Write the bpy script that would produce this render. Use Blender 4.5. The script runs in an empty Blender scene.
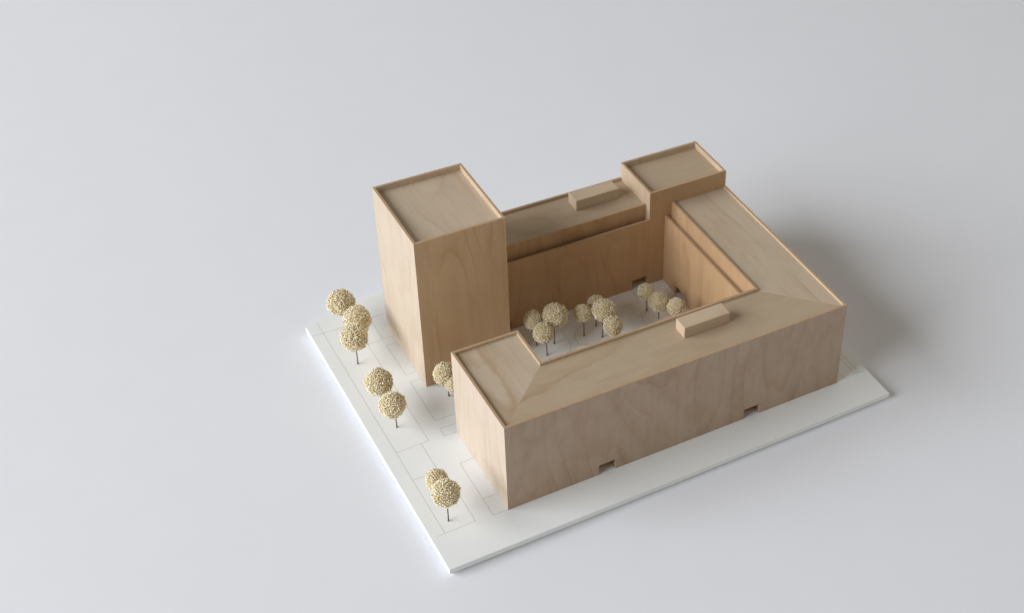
import bpy, bmesh, math, random
from mathutils import Vector, Matrix, noise

# An architect's massing model photographed on a white table.
# All plan dimensions below are in centimetres of the real model; U turns them into metres.
U = 0.01
SC = bpy.context.scene
COL = SC.collection
random.seed(11)

# ------------------------------------------------------------------ materials
def new_mat(name):
    m = bpy.data.materials.new(name); m.use_nodes = True
    nt = m.node_tree; nt.nodes.clear()
    out = nt.nodes.new('ShaderNodeOutputMaterial')
    b = nt.nodes.new('ShaderNodeBsdfPrincipled')
    nt.links.new(b.outputs[0], out.inputs[0])
    return m, nt, b

def N(nt, kind, **kw):
    n = nt.nodes.new(kind)
    for k, v in kw.items(): setattr(n, k, v)
    return n

def math_node(nt, op, a, b=None, c=None):
    n = N(nt, 'ShaderNodeMath', operation=op)
    for i, v in enumerate((a, b, c)):
        if v is None: continue
        if isinstance(v, (int, float)): n.inputs[i].default_value = v
        else: nt.links.new(v, n.inputs[i])
    return n.outputs[0]

def mix_col(nt, fac, a, b, mode='MIX'):
    n = N(nt, 'ShaderNodeMix', data_type='RGBA', blend_type=mode)
    if isinstance(fac, (int, float)): n.inputs[0].default_value = fac
    else: nt.links.new(fac, n.inputs[0])
    for i, v in ((6, a), (7, b)):
        if isinstance(v, tuple): n.inputs[i].default_value = v
        else: nt.links.new(v, n.inputs[i])
    return n.outputs[2]

def noise_tex(nt, vec, scale, detail=3.0, rough=0.5, dist=0.0):
    n = N(nt, 'ShaderNodeTexNoise')
    nt.links.new(vec, n.inputs['Vector'])
    n.inputs['Scale'].default_value = scale
    n.inputs['Detail'].default_value = detail
    n.inputs['Roughness'].default_value = rough
    n.inputs['Distortion'].default_value = dist
    return n.outputs['Fac']

def ramp(nt, fac, stops):
    r = N(nt, 'ShaderNodeValToRGB')
    e = r.color_ramp.elements
    e[0].position, e[0].color = stops[0]
    e[1].position, e[1].color = stops[-1]
    for p, c in stops[1:-1]:
        k = e.new(p); k.color = c
    nt.links.new(fac, r.inputs[0])
    return r.outputs[0]

def wood(name, base, axis, seed, line=0.42, rings=5.0, mottle=0.5, rough=0.5, stretch=5.0):
    """Maple / birch veneer; axis is the grain direction in object space."""
    m, nt, b = new_mat(name)
    tc = N(nt, 'ShaderNodeTexCoord')
    mp = N(nt, 'ShaderNodeMapping')
    nt.links.new(tc.outputs['Object'], mp.inputs[0])
    k = 'xyz'.index(axis)
    sc = [100.0, 100.0, 100.0]; sc[k] = 100.0 / stretch        # now in centimetres, squeezed along the grain
    mp.inputs['Scale'].default_value = sc
    mp.inputs['Location'].default_value = (seed * 3.17, seed * 5.31, seed * 1.73)
    v = mp.outputs[0]
    mp2 = N(nt, 'ShaderNodeMapping')
    nt.links.new(tc.outputs['Object'], mp2.inputs[0])
    s2 = [100.0, 100.0, 100.0]; s2[k] = 100.0 / 26
    mp2.inputs['Scale'].default_value = s2
    mp2.inputs['Location'].default_value = (seed * 1.1, seed * 2.3, seed * 0.7)
    v2 = mp2.outputs[0]
    mp3 = N(nt, 'ShaderNodeMapping')
    nt.links.new(tc.outputs['Object'], mp3.inputs[0])
    mp3.inputs['Scale'].default_value = (100, 100, 100)
    mp3.inputs['Location'].default_value = (seed * 0.6, seed * 1.3, seed * 2.7)
    v3 = mp3.outputs[0]
    field = noise_tex(nt, v, 0.17, 1.6, 0.40, 0.15)            # the broad figure of the board
    wob = noise_tex(nt, v3, 0.9, 3, 0.5)
    f2 = math_node(nt, 'MULTIPLY_ADD', wob, 0.016, field)
    s = math_node(nt, 'FRACT', math_node(nt, 'MULTIPLY', f2, rings * 2.6))
    thin = ramp(nt, s, [(0.0, (0, 0, 0, 1)), (0.45, (0.10, 0.10, 0.10, 1)), (0.80, (0.42, 0.42, 0.42, 1)), (0.93, (1, 1, 1, 1)), (1.0, (0.05, 0.05, 0.05, 1))])
    fade = noise_tex(nt, v3, 0.16, 2, 0.5)                      # the figure shows in places only
    fade = ramp(nt, fade, [(0.40, (0.25, 0.25, 0.25, 1)), (0.60, (1, 1, 1, 1))])
    lf = math_node(nt, 'MULTIPLY', thin, fade)
    lf = math_node(nt, 'MULTIPLY', lf, line)
    dark = (base[0] * 0.74, base[1] * 0.60, base[2] * 0.45, 1)
    c = mix_col(nt, lf, (base[0], base[1], base[2], 1), dark)
    fib = noise_tex(nt, v2, 3.2, 4, 0.62)                       # fine fibres
    fibr = ramp(nt, fib, [(0.28, (0.93, 0.92, 0.90, 1)), (0.72, (1.04, 1.04, 1.04, 1))])
    c = mix_col(nt, 0.75, c, fibr, 'MULTIPLY')
    mp4 = N(nt, 'ShaderNodeMapping'); nt.links.new(tc.outputs['Object'], mp4.inputs[0])
    s4 = [100.0, 100.0, 100.0]; s4[k] = 55.0
    mp4.inputs['Scale'].default_value = s4; mp4.inputs['Location'].default_value = (seed * 2.2, seed * 0.9, seed * 3.3)
    flame = noise_tex(nt, mp4.outputs[0], 0.60, 5, 0.60, 0.5)                # soft cloudy figure of the veneer
    fl = ramp(nt, flame, [(0.28, (0.87, 0.84, 0.80, 1)), (0.52, (1.0, 1.0, 1.0, 1)), (0.75, (1.07, 1.08, 1.09, 1))])
    c = mix_col(nt, mottle, c, fl, 'MULTIPLY')
    fleck = noise_tex(nt, v2, 9.0, 2, 0.5)
    fk = ramp(nt, fleck, [(0.24, (0.80, 0.74, 0.66, 1)), (0.36, (1, 1, 1, 1))])
    c = mix_col(nt, 0.35, c, fk, 'MULTIPLY')
    nt.links.new(c, b.inputs['Base Color'])
    b.inputs['Roughness'].default_value = rough
    b.inputs['Specular IOR Level'].default_value = 0.35
    bp = N(nt, 'ShaderNodeBump'); bp.inputs['Strength'].default_value = 0.12
    bp.inputs['Distance'].default_value = 0.0003
    nt.links.new(fib, bp.inputs['Height'])
    nt.links.new(bp.outputs[0], b.inputs['Normal'])
    return m

WB = (0.60, 0.463, 0.325)
RED = (0.52, 0.337, 0.185)      # warmer veneer of the courtyard walls, darkened to help shade the courtyard
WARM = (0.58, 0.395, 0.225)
ROOF = (0.555, 0.448, 0.33)      # pale grey-green flat panels
ROOF_D = (0.475, 0.365, 0.248)
RECESS_SHADE = (0.40, 0.26, 0.15)  # doorway recess walls, darkened in colour to deepen the shade inside
FRONT_SHADE = (0.462, 0.343, 0.249)     # long street front veneer, darkened to put the facade's shade into the colour
TONE = {30: ROOF, 31: ROOF_D, 52: ROOF, 33: ROOF_D, 34: ROOF_D, 6: ROOF, 40: RECESS_SHADE, 41: RECESS_SHADE, 1: WARM, 11: FRONT_SHADE,  17: RED, 18: RED, 19: RED, 20: RED, 22: RED, 4: (0.60, 0.49, 0.37), 13: (0.60, 0.49, 0.38)}
M = {}
def W(axis, seed, **kw):
    key = (axis, seed)
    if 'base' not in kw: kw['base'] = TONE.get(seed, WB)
    if key not in M: M[key] = wood('maple_veneer_%s_%s' % (axis, seed), kw.pop('base', WB), axis, seed, **kw)
    return M[key]

def plain(name, col, rough, grain=0.03, scale=400.0, bump=0.0):
    m, nt, b = new_mat(name)
    tc = N(nt, 'ShaderNodeTexCoord')
    n1 = noise_tex(nt, tc.outputs['Object'], scale, 4, 0.6)
    n2 = noise_tex(nt, tc.outputs['Object'], scale * 0.03, 3, 0.5)
    lo = tuple(c * (1 - grain) for c in col) + (1,)
    hi = tuple(min(1, c * (1 + grain)) for c in col) + (1,)
    c1 = mix_col(nt, n1, lo, hi)
    r = ramp(nt, n2, [(0.3, (1 - grain, 1 - grain, 1 - grain, 1)), (0.7, (1, 1, 1, 1))])
    c1 = mix_col(nt, 1.0, c1, r, 'MULTIPLY')
    nt.links.new(c1, b.inputs['Base Color'])
    b.inputs['Roughness'].default_value = rough
    b.inputs['Specular IOR Level'].default_value = 0.3
    if bump:
        bp = N(nt, 'ShaderNodeBump'); bp.inputs['Strength'].default_value = bump
        bp.inputs['Distance'].default_value = 0.0002
        nt.links.new(n1, bp.inputs['Height']); nt.links.new(bp.outputs[0], b.inputs['Normal'])
    return m

M_TABLE = plain('white_table_paper', (0.832, 0.838, 0.862), 0.65, 0.012, 900, 0.15)
M_BOARD = plain('white_card', (0.86, 0.872, 0.852), 0.6, 0.012, 500, 0.10)
M_LINE = plain('cut_line_shade', (0.66, 0.645, 0.60), 0.8)
M_WIRE = plain('dark_wire', (0.13, 0.112, 0.095), 0.45)

def crown_mat():
    m, nt, b = new_mat('dried_flower_cream')
    geo = N(nt, 'ShaderNodeNewGeometry')
    tc = N(nt, 'ShaderNodeTexCoord')
    r = ramp(nt, geo.outputs['Random Per Island'], [(0.0, (0.58, 0.43, 0.22, 1)), (0.17, (0.86, 0.77, 0.54, 1)),
             (0.6, (0.90, 0.835, 0.64, 1)), (1.0, (0.92, 0.875, 0.71, 1))])
    n1 = noise_tex(nt, tc.outputs['Object'], 700, 3, 0.6)
    rr = ramp(nt, n1, [(0.3, (0.84, 0.80, 0.72, 1)), (0.65, (1.04, 1.04, 1.04, 1))])
    c = mix_col(nt, 0.9, r, rr, 'MULTIPLY')
    nt.links.new(c, b.inputs['Base Color'])
    b.inputs['Roughness'].default_value = 0.8
    b.inputs['Specular IOR Level'].default_value = 0.2
    b.inputs['Subsurface Weight'].default_value = 0.12
    b.inputs['Subsurface Radius'].default_value = (1.0, 0.7, 0.35)
    b.inputs['Subsurface Scale'].default_value = 0.0008
    return m
M_CROWN = crown_mat()
M_CORE = plain('dried_flower_stalks', (0.70, 0.56, 0.32), 0.9, 0.15, 600)

M_EDGE = wood('plywood_edge', (0.50, 0.335, 0.20), 'z', 77, line=0.3)

# ------------------------------------------------------------------ building helpers
def link(name, bm, mats, parent=None, off=(0, 0, 0), bevel=0.0, smooth=False, edge=False):
    """bm is in centimetres (world), off is the parent's place in centimetres."""
    bmesh.ops.recalc_face_normals(bm, faces=bm.faces)
    if edge:
        zt = max(v.co.z for v in bm.verts)
        for f in bm.faces:
            if f.normal.z > 0.9 and abs(f.calc_center_median().z - zt) < 1e-4: f.material_index = 1
        mats = [mats, M_EDGE]
    for v in bm.verts: v.co = (v.co - Vector(off)) * U
    me = bpy.data.meshes.new(name); bm.to_mesh(me); bm.free()
    for m in (mats if isinstance(mats, (list, tuple)) else [mats]): me.materials.append(m)
    if smooth:
        for p in me.polygons: p.use_smooth = True
    o = bpy.data.objects.new(name, me); COL.objects.link(o)
    if parent: o.parent = parent
    else: o.location = Vector(off) * U
    if bevel:
        md = o.modifiers.new('softened_edges', 'BEVEL'); md.width = bevel * U; md.segments = 2
        md.limit_method = 'ANGLE'; md.angle_limit = math.radians(35)
    return o

def thing(name, loc, label, cat, group=None):
    o = bpy.data.objects.new(name, None); COL.objects.link(o)
    o.location = Vector(loc) * U; o.empty_display_size = 0.01
    o['label'] = label; o['category'] = cat
    if group: o['group'] = group
    return o

def prism(poly, z0, z1):
    bm = bmesh.new()
    a = [bm.verts.new((x, y, z0)) for x, y in poly]
    b = [bm.verts.new((x, y, z1)) for x, y in poly]
    bm.faces.new(a); bm.faces.new(b)
    n = len(poly)
    for i in range(n): bm.faces.new((a[i], a[(i + 1) % n], b[(i + 1) % n], b[i]))
    return bm

def box(x0, x1, y0, y1, z0, z1): return prism([(x0, y0), (x1, y0), (x1, y1), (x0, y1)], z0, z1)

def wall_bm(p0, p1, z0, z1, t=0.2, m0=1, m1=1, notches=()):
    """a board standing on the line p0-p1 (outer face), its thickness to the left of the line;
    m0 / m1: +1 mitred outer corner, 0 butt end, -1 mitred re-entrant corner.
    notches: (start, end, top) along the line, open at the bottom."""
    d = Vector((p1[0] - p0[0], p1[1] - p0[1])); L = d.length; d.normalize()
    n = Vector((-d.y, d.x))
    prof = [(0, z0)]
    for a, b, zt in notches: prof += [(a, z0), (a, zt), (b, zt), (b, z0)]
    prof += [(L, z0), (L, z1), (0, z1)]
    bm = bmesh.new(); out, inn = [], []
    for s, z in prof:
        q = Vector(p0) + d * s
        out.append(bm.verts.new((q.x, q.y, z)))
        si = s
        if s == 0: si = m0 * t
        if s == L: si = L - m1 * t
        q = Vector(p0) + d * si + n * t
        inn.append(bm.verts.new((q.x, q.y, z)))
    bm.faces.new(out); bm.faces.new(inn)
    k = len(out)
    for i in range(k): bm.faces.new((out[i], out[(i + 1) % k], inn[(i + 1) % k], inn[i]))
    return bm

def recess_bm(p0, p1, a, b, zt, depth, t=0.2):
    """walls of a doorway recess behind a notched wall: two cheeks, a lintel and a back, open to the front and floor"""
    d = Vector((p1[0] - p0[0], p1[1] - p0[1])).normalized(); n = Vector((-d.y, d.x)); w = 0.12
    def P(s, k): q = Vector(p0) + d * s + n * k; return (q.x, q.y)
    bm = bmesh.new()
    def add(s0, s1, k0, k1, z0, z1):
        src = prism([P(s0, k0), P(s1, k0), P(s1, k1), P(s0, k1)], z0, z1)
        me = bpy.data.meshes.new('tmp'); src.to_mesh(me); src.free(); bm.from_mesh(me); bpy.data.meshes.remove(me)
    k0 = t + 0.002
    add(a - w, a, k0, depth, 0.0, zt)
    add(b, b + w, k0, depth, 0.0, zt)
    add(a - w, b + w, k0, depth, zt, zt + w)
    add(a - w, b + w, depth, depth + w, 0.0, zt + w)
    return bm

# ------------------------------------------------------------------ plan of the model (cm)
H, HL, HT, H2 = 7.73, 13.36, 9.13, 6.55
AX, AY, BX = 5.49, 2.72, 33.08
CY, DX, EY, GX, LX = 11.42, 10.58, 7.60, 28.06, 27.48
TY0, TY1, TX0, SY = 19.98, 24.86, 26.07, 20.60
TLX0, TLX1, TLY0, TLY1 = 5.45, 12.43, 16.94, 24.74
T, SINK, SINKT = 0.2, 0.2, 0.45
BV = 0.018

# ------------------------------------------------------------------ setting: the table
tb = box(-180, 330, -170, 330, -6.5, -0.66)
tab = link('table', tb, M_TABLE); tab['kind'] = 'structure'

# ------------------------------------------------------------------ the base board with its scored lines
board = thing('base_board', (18, 14, -0.66), 'thin white card board scored with fine lines under all the wooden blocks', 'base board')
BO = (18, 14, -0.66)
outline = [(-0.15, -0.30), (35.98, -0.16), (35.98, 32.2), (24, 32.2), (6.5, 29.15), (-0.09, 27.62)]
LINES = [[(0.87, 27.8), (0.87, 2.84)], [(4.64, 25.6), (4.64, 23.56)], [(3.38, 23.5), (3.38, 11.6)],
 [(2.78, 11.56), (2.78, 8.4)], [(3.13, 8.4), (3.13, 2.87)], [(3.17, 2.87), (0.34, 2.81)], [(2.78, 8.4), (3.13, 8.4)],
 [(0.87, 11.5), (3.38, 11.57)], [(0.87, 8.45), (2.78, 8.4)], [(4.62, 22.71), (4.62, 18.9)], [(4.6, 18.9), (5.5, 18.92)],
 [(4.62, 22.71), (5.5, 22.7)], [(4.98, 26.4), (5.9, 26.38)], [(4.64, 23.56), (5.5, 23.54)], [(0.04, 26.4), (2.6, 26.3)],
 [(3.38, 23.5), (4.64, 23.56)], [(4.6, 17.98), (4.58, 13.29)], [(4.58, 13.29), (9.5, 13.29)], [(4.6, 17.98), (5.5, 17.98)],
 [(4.58, 12.33), (5.9, 12.31)], [(4.58, 12.33), (4.56, 11.5)], [(4.56, 11.5), (5.5, 11.47)],
 [(4.42, 8.42), (4.41, 2.80)], [(4.41, 2.80), (5.5, 2.76)], [(4.42, 8.42), (5.5, 8.45)], [(4.45, 4.51), (5.5, 4.5)],
 [(34.9, 14), (34.9, 2.92)], [(34.9, 2.92), (35.75, 2.9)], [(35.3, 14), (35.3, 2.91)], [(33.86, 6), (33.86, 2.8)], [(33.5, 5), (34.9, 5)],
 [(17.18, 17.9), (17.24, 16.97), (17.1, 16.2), (16.8, 15.6), (16.3, 15.1)],
 [(17.7, 15.9), (17.76, 16.68), (18.1, 17.38), (18.6, 17.75), (19.3, 17.9)],
 [(24.75, 20.3), (24.47, 19.6), (24.47, 19.05), (24.7, 18.6)], [(23.83, 17.05), (23.6, 16.5), (23.49, 16.0), (23.6, 15.3)],
 [(22.58, 18.44), (24.39, 18.23)], [(13.6, 14.2), (13.6, 18.4)], [(20.9, 19.6), (20.9, 17.6), (22.4, 17.5)]]
bm = prism(outline, -0.43, 0.0)
bmesh.ops.recalc_face_normals(bm, faces=bm.faces)
for pl in LINES:
    w = 0.024
    for (x0, y0), (x1, y1) in zip(pl, pl[1:]):
        d = Vector((x1 - x0, y1 - y0)); d.normalize(); n = Vector((-d.y, d.x)) * w; e = d * w
        vs = [bm.verts.new((q.x, q.y, 0.004)) for q in (Vector((x0, y0)) - e - n, Vector((x1, y1)) + e - n, Vector((x1, y1)) + e + n, Vector((x0, y0)) - e + n)]
        bm.faces.new(vs).material_index = 1
link('panel', bm, [M_BOARD, M_LINE], board, BO, bevel=0.03)
link('backing_sheet', prism([(x + (18 - x) * 0.012, y + (15 - y) * 0.012) for x, y in outline], -0.658, -0.432), M_BOARD, board, BO)

# ------------------------------------------------------------------ tower block (left)
O1 = (TLX0, TLY0, 0.006)
tower = thing('tower_block', O1, 'tallest pale wood block, a four-sided tower with sunken flat roof at left', 'model building')
Z0 = 0.006
pa, pb, pc, pd = (TLX0, TLY0), (TLX1, TLY0), (TLX1, TLY1), (TLX0, TLY1)
for i, (p, q) in enumerate(((pa, pb), (pb, pc), (pc, pd), (pd, pa))):
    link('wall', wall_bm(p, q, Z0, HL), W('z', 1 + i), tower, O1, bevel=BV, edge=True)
link('roof_panel', box(TLX0 + T, TLX1 - T, TLY0 + T, TLY1 - T, HL - SINKT - 0.3, HL - SINKT), W('y', 6, line=0.35, rings=4), tower, O1)

# ------------------------------------------------------------------ courtyard block
O2 = (AX, AY, 0.006)
blk = thing('courtyard_block', O2, 'long low pale wood block wrapped around a courtyard, with raised rear corner', 'model building')
def wl(name, p, q, z0, z1, seed, m0=1, m1=1, notches=(), axis='z', **kw):
    return link(name, wall_bm(p, q, z0, z1, T, m0, m1, notches), W(axis, seed, **kw), blk, O2, bevel=BV, edge=True)
fn = ((12.53 - AX, 13.85 - AX, 0.92), (24.62 - AX, 25.95 - AX, 0.92))
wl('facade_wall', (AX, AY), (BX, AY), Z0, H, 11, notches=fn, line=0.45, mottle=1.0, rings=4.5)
wl('side_wall', (BX, AY), (BX, TY0), Z0, H, 12, 1, 0)
wl('end_wall', (AX, CY), (AX, AY), Z0, H, 13)
wl('end_wall', (DX, CY), (AX, CY), Z0, H, 14)
wl('courtyard_wall', (DX, EY), (DX, CY), Z0, H, 15, -1, 1)
wl('courtyard_wall', (GX, EY), (DX, EY), Z0, H, 16, -1, -1)
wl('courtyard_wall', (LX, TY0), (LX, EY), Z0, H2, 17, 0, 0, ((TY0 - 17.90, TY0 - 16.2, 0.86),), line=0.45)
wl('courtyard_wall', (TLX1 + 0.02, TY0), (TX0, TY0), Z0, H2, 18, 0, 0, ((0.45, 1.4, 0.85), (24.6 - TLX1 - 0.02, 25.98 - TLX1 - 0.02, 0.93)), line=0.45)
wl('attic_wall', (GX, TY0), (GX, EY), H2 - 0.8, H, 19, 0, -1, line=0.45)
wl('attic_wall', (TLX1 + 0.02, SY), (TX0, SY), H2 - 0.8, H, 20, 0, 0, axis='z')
wl('rear_wall', (TX0, TY1), (TLX1 + 0.02, TY1), Z0, H, 21, 0, 0)
ct = []
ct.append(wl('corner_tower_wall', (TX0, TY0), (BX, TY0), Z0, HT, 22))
ct.append(wl('corner_tower_wall', (BX, TY0), (BX, TY1), Z0, HT, 23))
ct.append(wl('corner_tower_wall', (BX, TY1), (TX0, TY1), Z0, HT, 24))
ct.append(wl('corner_tower_wall', (TX0, TY1), (TX0, TY0), Z0, HT, 25))
zr = H - SINK
def roof(poly, z, mat, name='roof_panel'):
    return link(name, prism(poly, z - 0.3, z), mat, blk, O2, bevel=0.008)
roof([(AX + T, AY + T), (DX - T, EY - T), (DX - T, CY - T), (AX + T, CY - T)], zr, W('y', 30, line=0.75, rings=3.0, stretch=7))
roof([(AX + T, AY + T), (BX - T, AY + T), (GX + T, EY - T), (DX - T, EY - T)], zr, W('x', 31, line=0.5, rings=4.0, stretch=8))
roof([(BX - T, AY + T), (BX - T, TY0), (GX + T, TY0), (GX + T, EY - T)], zr, W('y', 52, line=0.6, rings=3.0, stretch=10))
roof([(TLX1 + 0.02, SY + T), (TX0, SY + T), (TX0, TY1 - T), (TLX1 + 0.02, TY1 - T)], zr, W('x', 33, line=0.5, rings=3.5, stretch=8))
roof([(TX0 + T, TY0 + T), (BX - T, TY0 + T), (BX - T, TY1 - T), (TX0 + T, TY1 - T)], HT - SINKT, W('x', 34, line=0.45, rings=3.5, stretch=7))
roof([(TLX1 + 0.02, TY0 + T), (TX0, TY0 + T), (TX0, SY), (TLX1 + 0.02, SY)], H2 - 0.6, W('x', 35), 'ledge')
roof([(LX + T, EY), (GX, EY), (GX, TY0), (LX + T, TY0)], H2 - 0.22, W('y', 36), 'ledge')
link('doorway', recess_bm((AX, AY), (BX, AY), fn[0][0], fn[0][1], 0.92, 0.62), W('y', 40), blk, O2)
link('doorway', recess_bm((AX, AY), (BX, AY), fn[1][0], fn[1][1], 0.92, 0.62), W('y', 40), blk, O2)
link('doorway', recess_bm((LX, TY0), (LX, EY), TY0 - 17.90, TY0 - 16.2, 0.86, 0.5), W('x', 41), blk, O2)
link('doorway', recess_bm((TLX1 + 0.02, TY0), (TX0, TY0), 24.6 - TLX1 - 0.02, 25.98 - TLX1 - 0.02, 0.93, 0.7), W('y', 40), blk, O2)
link('doorway', recess_bm((TLX1 + 0.02, TY0), (TX0, TY0), 0.45, 1.4, 0.85, 0.7), W('y', 40), blk, O2)
o = link('roof_box', box(20.68, 24.45, 5.26, 6.50, zr + 0.003, 8.48), W('x', 45, rings=3), blk, O2, bevel=0.025)
o['label'] = 'small wooden roof box on the front wing'
o = link('roof_box', box(20.89, 24.68, 22.53, 23.90, zr + 0.003, 8.48), W('x', 46, rings=3), blk, O2, bevel=0.025)
o['label'] = 'small wooden roof box on the rear wing'

# ------------------------------------------------------------------ trees: dried flower heads on wire
def crown_mesh(seed, radius=1.0, grain=0.061):
    rnd = random.Random(seed)
    bm = bmesh.new()
    core = bmesh.ops.create_icosphere(bm, subdivisions=3, radius=radius * 0.86)
    for v in core['verts']:
        v.co *= 1 + 0.05 * noise.noise(v.co * 3 + Vector((seed, 0, 0)))
    for f in bm.faces: f.material_index = 1
    ncore = len(bm.faces)
    cnt = 950
    ga = math.pi * (3 - math.sqrt(5))
    for i in range(cnt):
        z = 1 - 2 * (i + 0.5) / cnt; r = math.sqrt(1 - z * z); a = i * ga
        d = Vector((r * math.cos(a), r * math.sin(a), z))
        d = (d + Vector((rnd.gauss(0, .035), rnd.gauss(0, .035), rnd.gauss(0, .035)))).normalized()
        low = noise.noise(d * 2.2 + Vector((seed * 1.7, 0, 3))) * 0.10
        rr = radius * (0.955 + low + rnd.uniform(-0.075, 0.04))
        if rnd.random() < 0.05: rr += radius * 0.045
        g = grain * rnd.uniform(0.65, 1.15)
        q = d.to_track_quat('Z', 'Y').to_matrix().to_4x4() @ Matrix.Rotation(rnd.uniform(0, 6.28), 4, 'Z') @ Matrix.Rotation(rnd.gauss(0, 0.5), 4, 'X')
        m = Matrix.Translation(d * rr) @ q @ Matrix.Diagonal((g * rnd.uniform(.8, 1.15), g * rnd.uniform(.8, 1.15), g * rnd.uniform(.9, 1.4), 1))
        vs = bmesh.ops.create_icosphere(bm, subdivisions=1, radius=1.0, matrix=m)['verts']
        for v in vs: v.co += Vector((rnd.gauss(0, 1), rnd.gauss(0, 1), rnd.gauss(0, 1))) * g * 0.07
    for v in bm.verts: v.co *= U
    me = bpy.data.meshes.new('crown'); bm.to_mesh(me); bm.free()
    me.materials.append(M_CROWN); me.materials.append(M_CORE)
    for p in me.polygons: p.use_smooth = True
    return me
CROWNS = [crown_mesh(s) for s in (3, 8, 15, 27, 41)]

def trunk_bm(p0, p1, r0=0.047, r1=0.042):
    bm = bmesh.new(); rings = []
    a, b = Vector(p0), Vector(p1)
    for k in range(5):
        f = k / 4; c = a.lerp(b, f) + Vector((0.012 * math.sin(f * 5), 0.012 * math.cos(f * 4), 0)) * (1 if 0 < k < 4 else 0)
        r = (r0 * 1.35 if k == 0 else r0) * (1 - f) + r1 * f
        rings.append([bm.verts.new((c.x + r * math.cos(t * math.pi / 4), c.y + r * math.sin(t * math.pi / 4), c.z)) for t in range(8)])
    for r0_, r1_ in zip(rings, rings[1:]):
        for t in range(8): bm.faces.new((r0_[t], r0_[(t + 1) % 8], r1_[(t + 1) % 8], r1_[t]))
    bm.faces.new(rings[0]); bm.faces.new(rings[-1])
    return bm

G1 = 'cream ball trees along the left edge of the board'
G2 = 'cream ball trees in the courtyard'
TREES = [
 # base x, y | crown x, y, z | radius | group | label
 (2.55, 26.10, 2.49, 26.16, 2.55, 1.13, G1, 'rearmost of the three clustered cream ball trees left of the tower'),
 (2.95, 23.75, 2.91, 23.78, 2.55, 1.10, G1, 'middle of the three clustered cream ball trees left of the tower'),
 (1.92, 21.73, 1.88, 21.74, 2.71, 1.13, G1, 'frontmost of the three clustered cream ball trees left of the tower'),
 (1.72, 16.36, 1.69, 16.38, 2.55, 1.06, G1, 'rear tree of the cream pair halfway along the left board edge'),
 (1.91, 13.92, 1.74, 13.98, 2.24, 1.02, G1, 'front tree of the cream pair halfway along the left board edge'),
 (1.55, 5.32, 1.52, 5.34, 2.55, 0.82, G1, 'smaller tree half hidden in the cream pair nearest the front board corner'),
 (1.53, 3.74, 1.49, 3.76, 2.74, 1.00, G1, 'egg shaped cream tree, front of the pair nearest the front board corner'),
 (6.52, 15.23, 6.26, 14.96, 2.55, 0.92, G2, 'upper of two cream trees in the gap between tower and front wing'),
 (6.62, 14.02, 6.57, 14.09, 2.20, 0.74, G2, 'lower of two cream trees between tower and front wing, mostly hidden by the wing'),
 (14.77, 17.37, 14.57, 17.46, 2.60, 0.80, G2, 'leftmost ball tree inside the courtyard, nearest the tower'),
 (16.04, 16.88, 16.12, 16.83, 2.85, 1.02, G2, 'largest ball tree of the three at the left of the courtyard'),
 (14.95, 15.92, 14.72, 16.03, 2.30, 0.85, G2, 'front ball tree of the three at the left of the courtyard'),
 (18.51, 16.65, 18.41, 16.70, 2.32, 0.75, G2, 'shaded tan ball tree standing apart mid courtyard, its whole trunk visible'),
 (19.90, 17.29, 19.92, 17.29, 2.25, 0.75, G2, 'ball tree mostly hidden behind the big pale tree mid courtyard'),
 (19.71, 15.85, 19.82, 15.80, 2.73, 0.99, G2, 'big pale ball tree in the middle of the courtyard'),
 (19.68, 14.00, 19.65, 14.02, 2.55, 0.83, G2, 'ball tree below the big pale one mid courtyard, touching the front roof edge'),
 (24.34, 17.06, 24.29, 17.09, 1.94, 0.75, G2, 'rearmost of three ball trees at the right of the courtyard, by the rear doorway'),
 (24.73, 15.79, 24.71, 15.81, 1.70, 0.88, G2, 'middle ball tree of the three at the right of the courtyard'),
 (25.12, 13.70, 25.10, 13.72, 2.55, 0.80, G2, 'rightmost ball tree of the courtyard, directly behind the front roof box'),
 (16.15, 12.12, 16.12, 12.15, 2.38, 0.79, G2, 'hidden courtyard ball tree, only its top peeping over the front roof edge'),
]
for i, (bx, by, cx, cy, cz, r, grp, lab) in enumerate(TREES):
    t = thing('tree', (bx, by, 0.006), lab, 'model tree', grp)
    rnd = random.Random(100 + i)
    c = bpy.data.objects.new('crown', CROWNS[i % len(CROWNS)]); COL.objects.link(c)
    c.parent = t; c.location = Vector((cx - bx, cy - by, cz)) * U
    sc = r * 0.945
    c.scale = (sc * rnd.uniform(.96, 1.03), sc * rnd.uniform(.96, 1.03), sc * rnd.uniform(.95, 1.04) * (1.08 if i == 6 else 1))
    c.rotation_euler = (rnd.uniform(0, 6), rnd.uniform(0, 6), rnd.uniform(0, 6)) if i != 6 else (0, 0, 2)
    link('trunk', trunk_bm((bx, by, 0.006), (bx + (cx - bx) * 0.25, by + (cy - by) * 0.25, cz - 0.7 * r)), M_WIRE, t, (bx, by, 0.006), smooth=True)

# ------------------------------------------------------------------ light: one broad window-like lamp from the left, a weak pale surround
w = bpy.data.worlds.new('World'); SC.world = w; w.use_nodes = True
bg = w.node_tree.nodes['Background']
bg.inputs[0].default_value = (1.0, 0.94, 0.84, 1)
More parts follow.
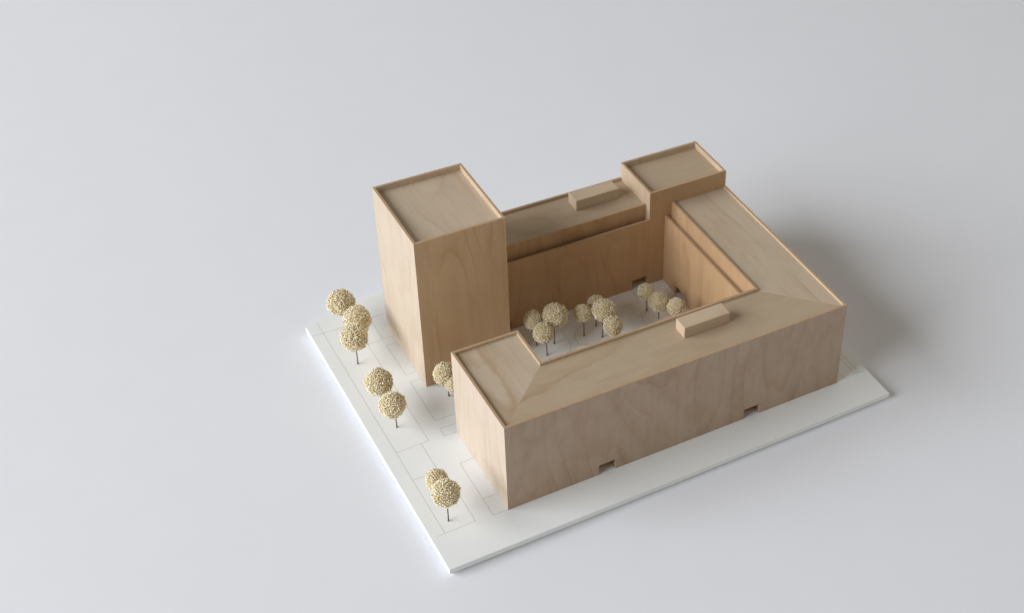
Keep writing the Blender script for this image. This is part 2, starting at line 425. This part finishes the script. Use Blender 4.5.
# the room around the table: pale walls near eye level, a dimmer ceiling, brighter towards the far right
wn = w.node_tree
wtc = N(wn, 'ShaderNodeTexCoord'); wsx = N(wn, 'ShaderNodeSeparateXYZ'); wn.links.new(wtc.outputs['Generated'], wsx.inputs[0])
wz = math_node(wn, 'MAXIMUM', wsx.outputs[2], 0.0)
wv = math_node(wn, 'MULTIPLY_ADD', wz, -0.22, 0.39)
wv = math_node(wn, 'MULTIPLY_ADD', wsx.outputs[0], 0.27, wv)
wv = math_node(wn, 'MULTIPLY_ADD', wsx.outputs[1], 0.05, wv)
wn.links.new(wv, bg.inputs[1])

def area(name, loc, target, sx, sy, power, col):
    l = bpy.data.lights.new(name, 'AREA'); l.shape = 'RECTANGLE'; l.size = sx; l.size_y = sy
    l.energy = power; l.color = col
    o = bpy.data.objects.new(name, l); COL.objects.link(o)
    o.location = loc
    o.rotation_euler = (Vector(target) - Vector(loc)).to_track_quat('-Z', 'Y').to_euler()
    return o
area('window_light', (-4.6, 0.72, 2.38), (0.2, 0.14, 0.0), 5.3, 3.5, 450, (0.90, 0.94, 1.0))

# ------------------------------------------------------------------ camera (solved from the model's corners)
cam = bpy.data.cameras.new('camera'); co = bpy.data.objects.new('camera', cam); COL.objects.link(co)
SC.camera = co
C0 = Vector((-23.272, -65.265, 78.854))
fw = Vector((0.4409019, 0.65102952, -0.61787222)); rt = Vector((0.85048644, -0.5230295, 0.0557938)); up = Vector((0.28684199, 0.55009154, 0.78429648))
R = Matrix((rt, up, -fw)).transposed().to_4x4()
co.matrix_world = Matrix.Translation(C0 * U) @ R
cam.sensor_fit = 'HORIZONTAL'; cam.sensor_width = 36.0
cam.lens = 1534.55 / 1024 * 36
cam.shift_x = -221.2 / 1024; cam.shift_y = -31.61 / 1024
cam.clip_start = 0.01; cam.clip_end = 50
cam.dof.use_dof = True; cam.dof.focus_distance = 1.03; cam.dof.aperture_fstop = 11.0

SC.view_settings.view_transform = 'Standard'
SC.view_settings.look = 'None'
SC.view_settings.exposure = 0.0
SC.cycles.max_bounces = 12; SC.cycles.diffuse_bounces = 6
SC.cycles.use_denoising = True
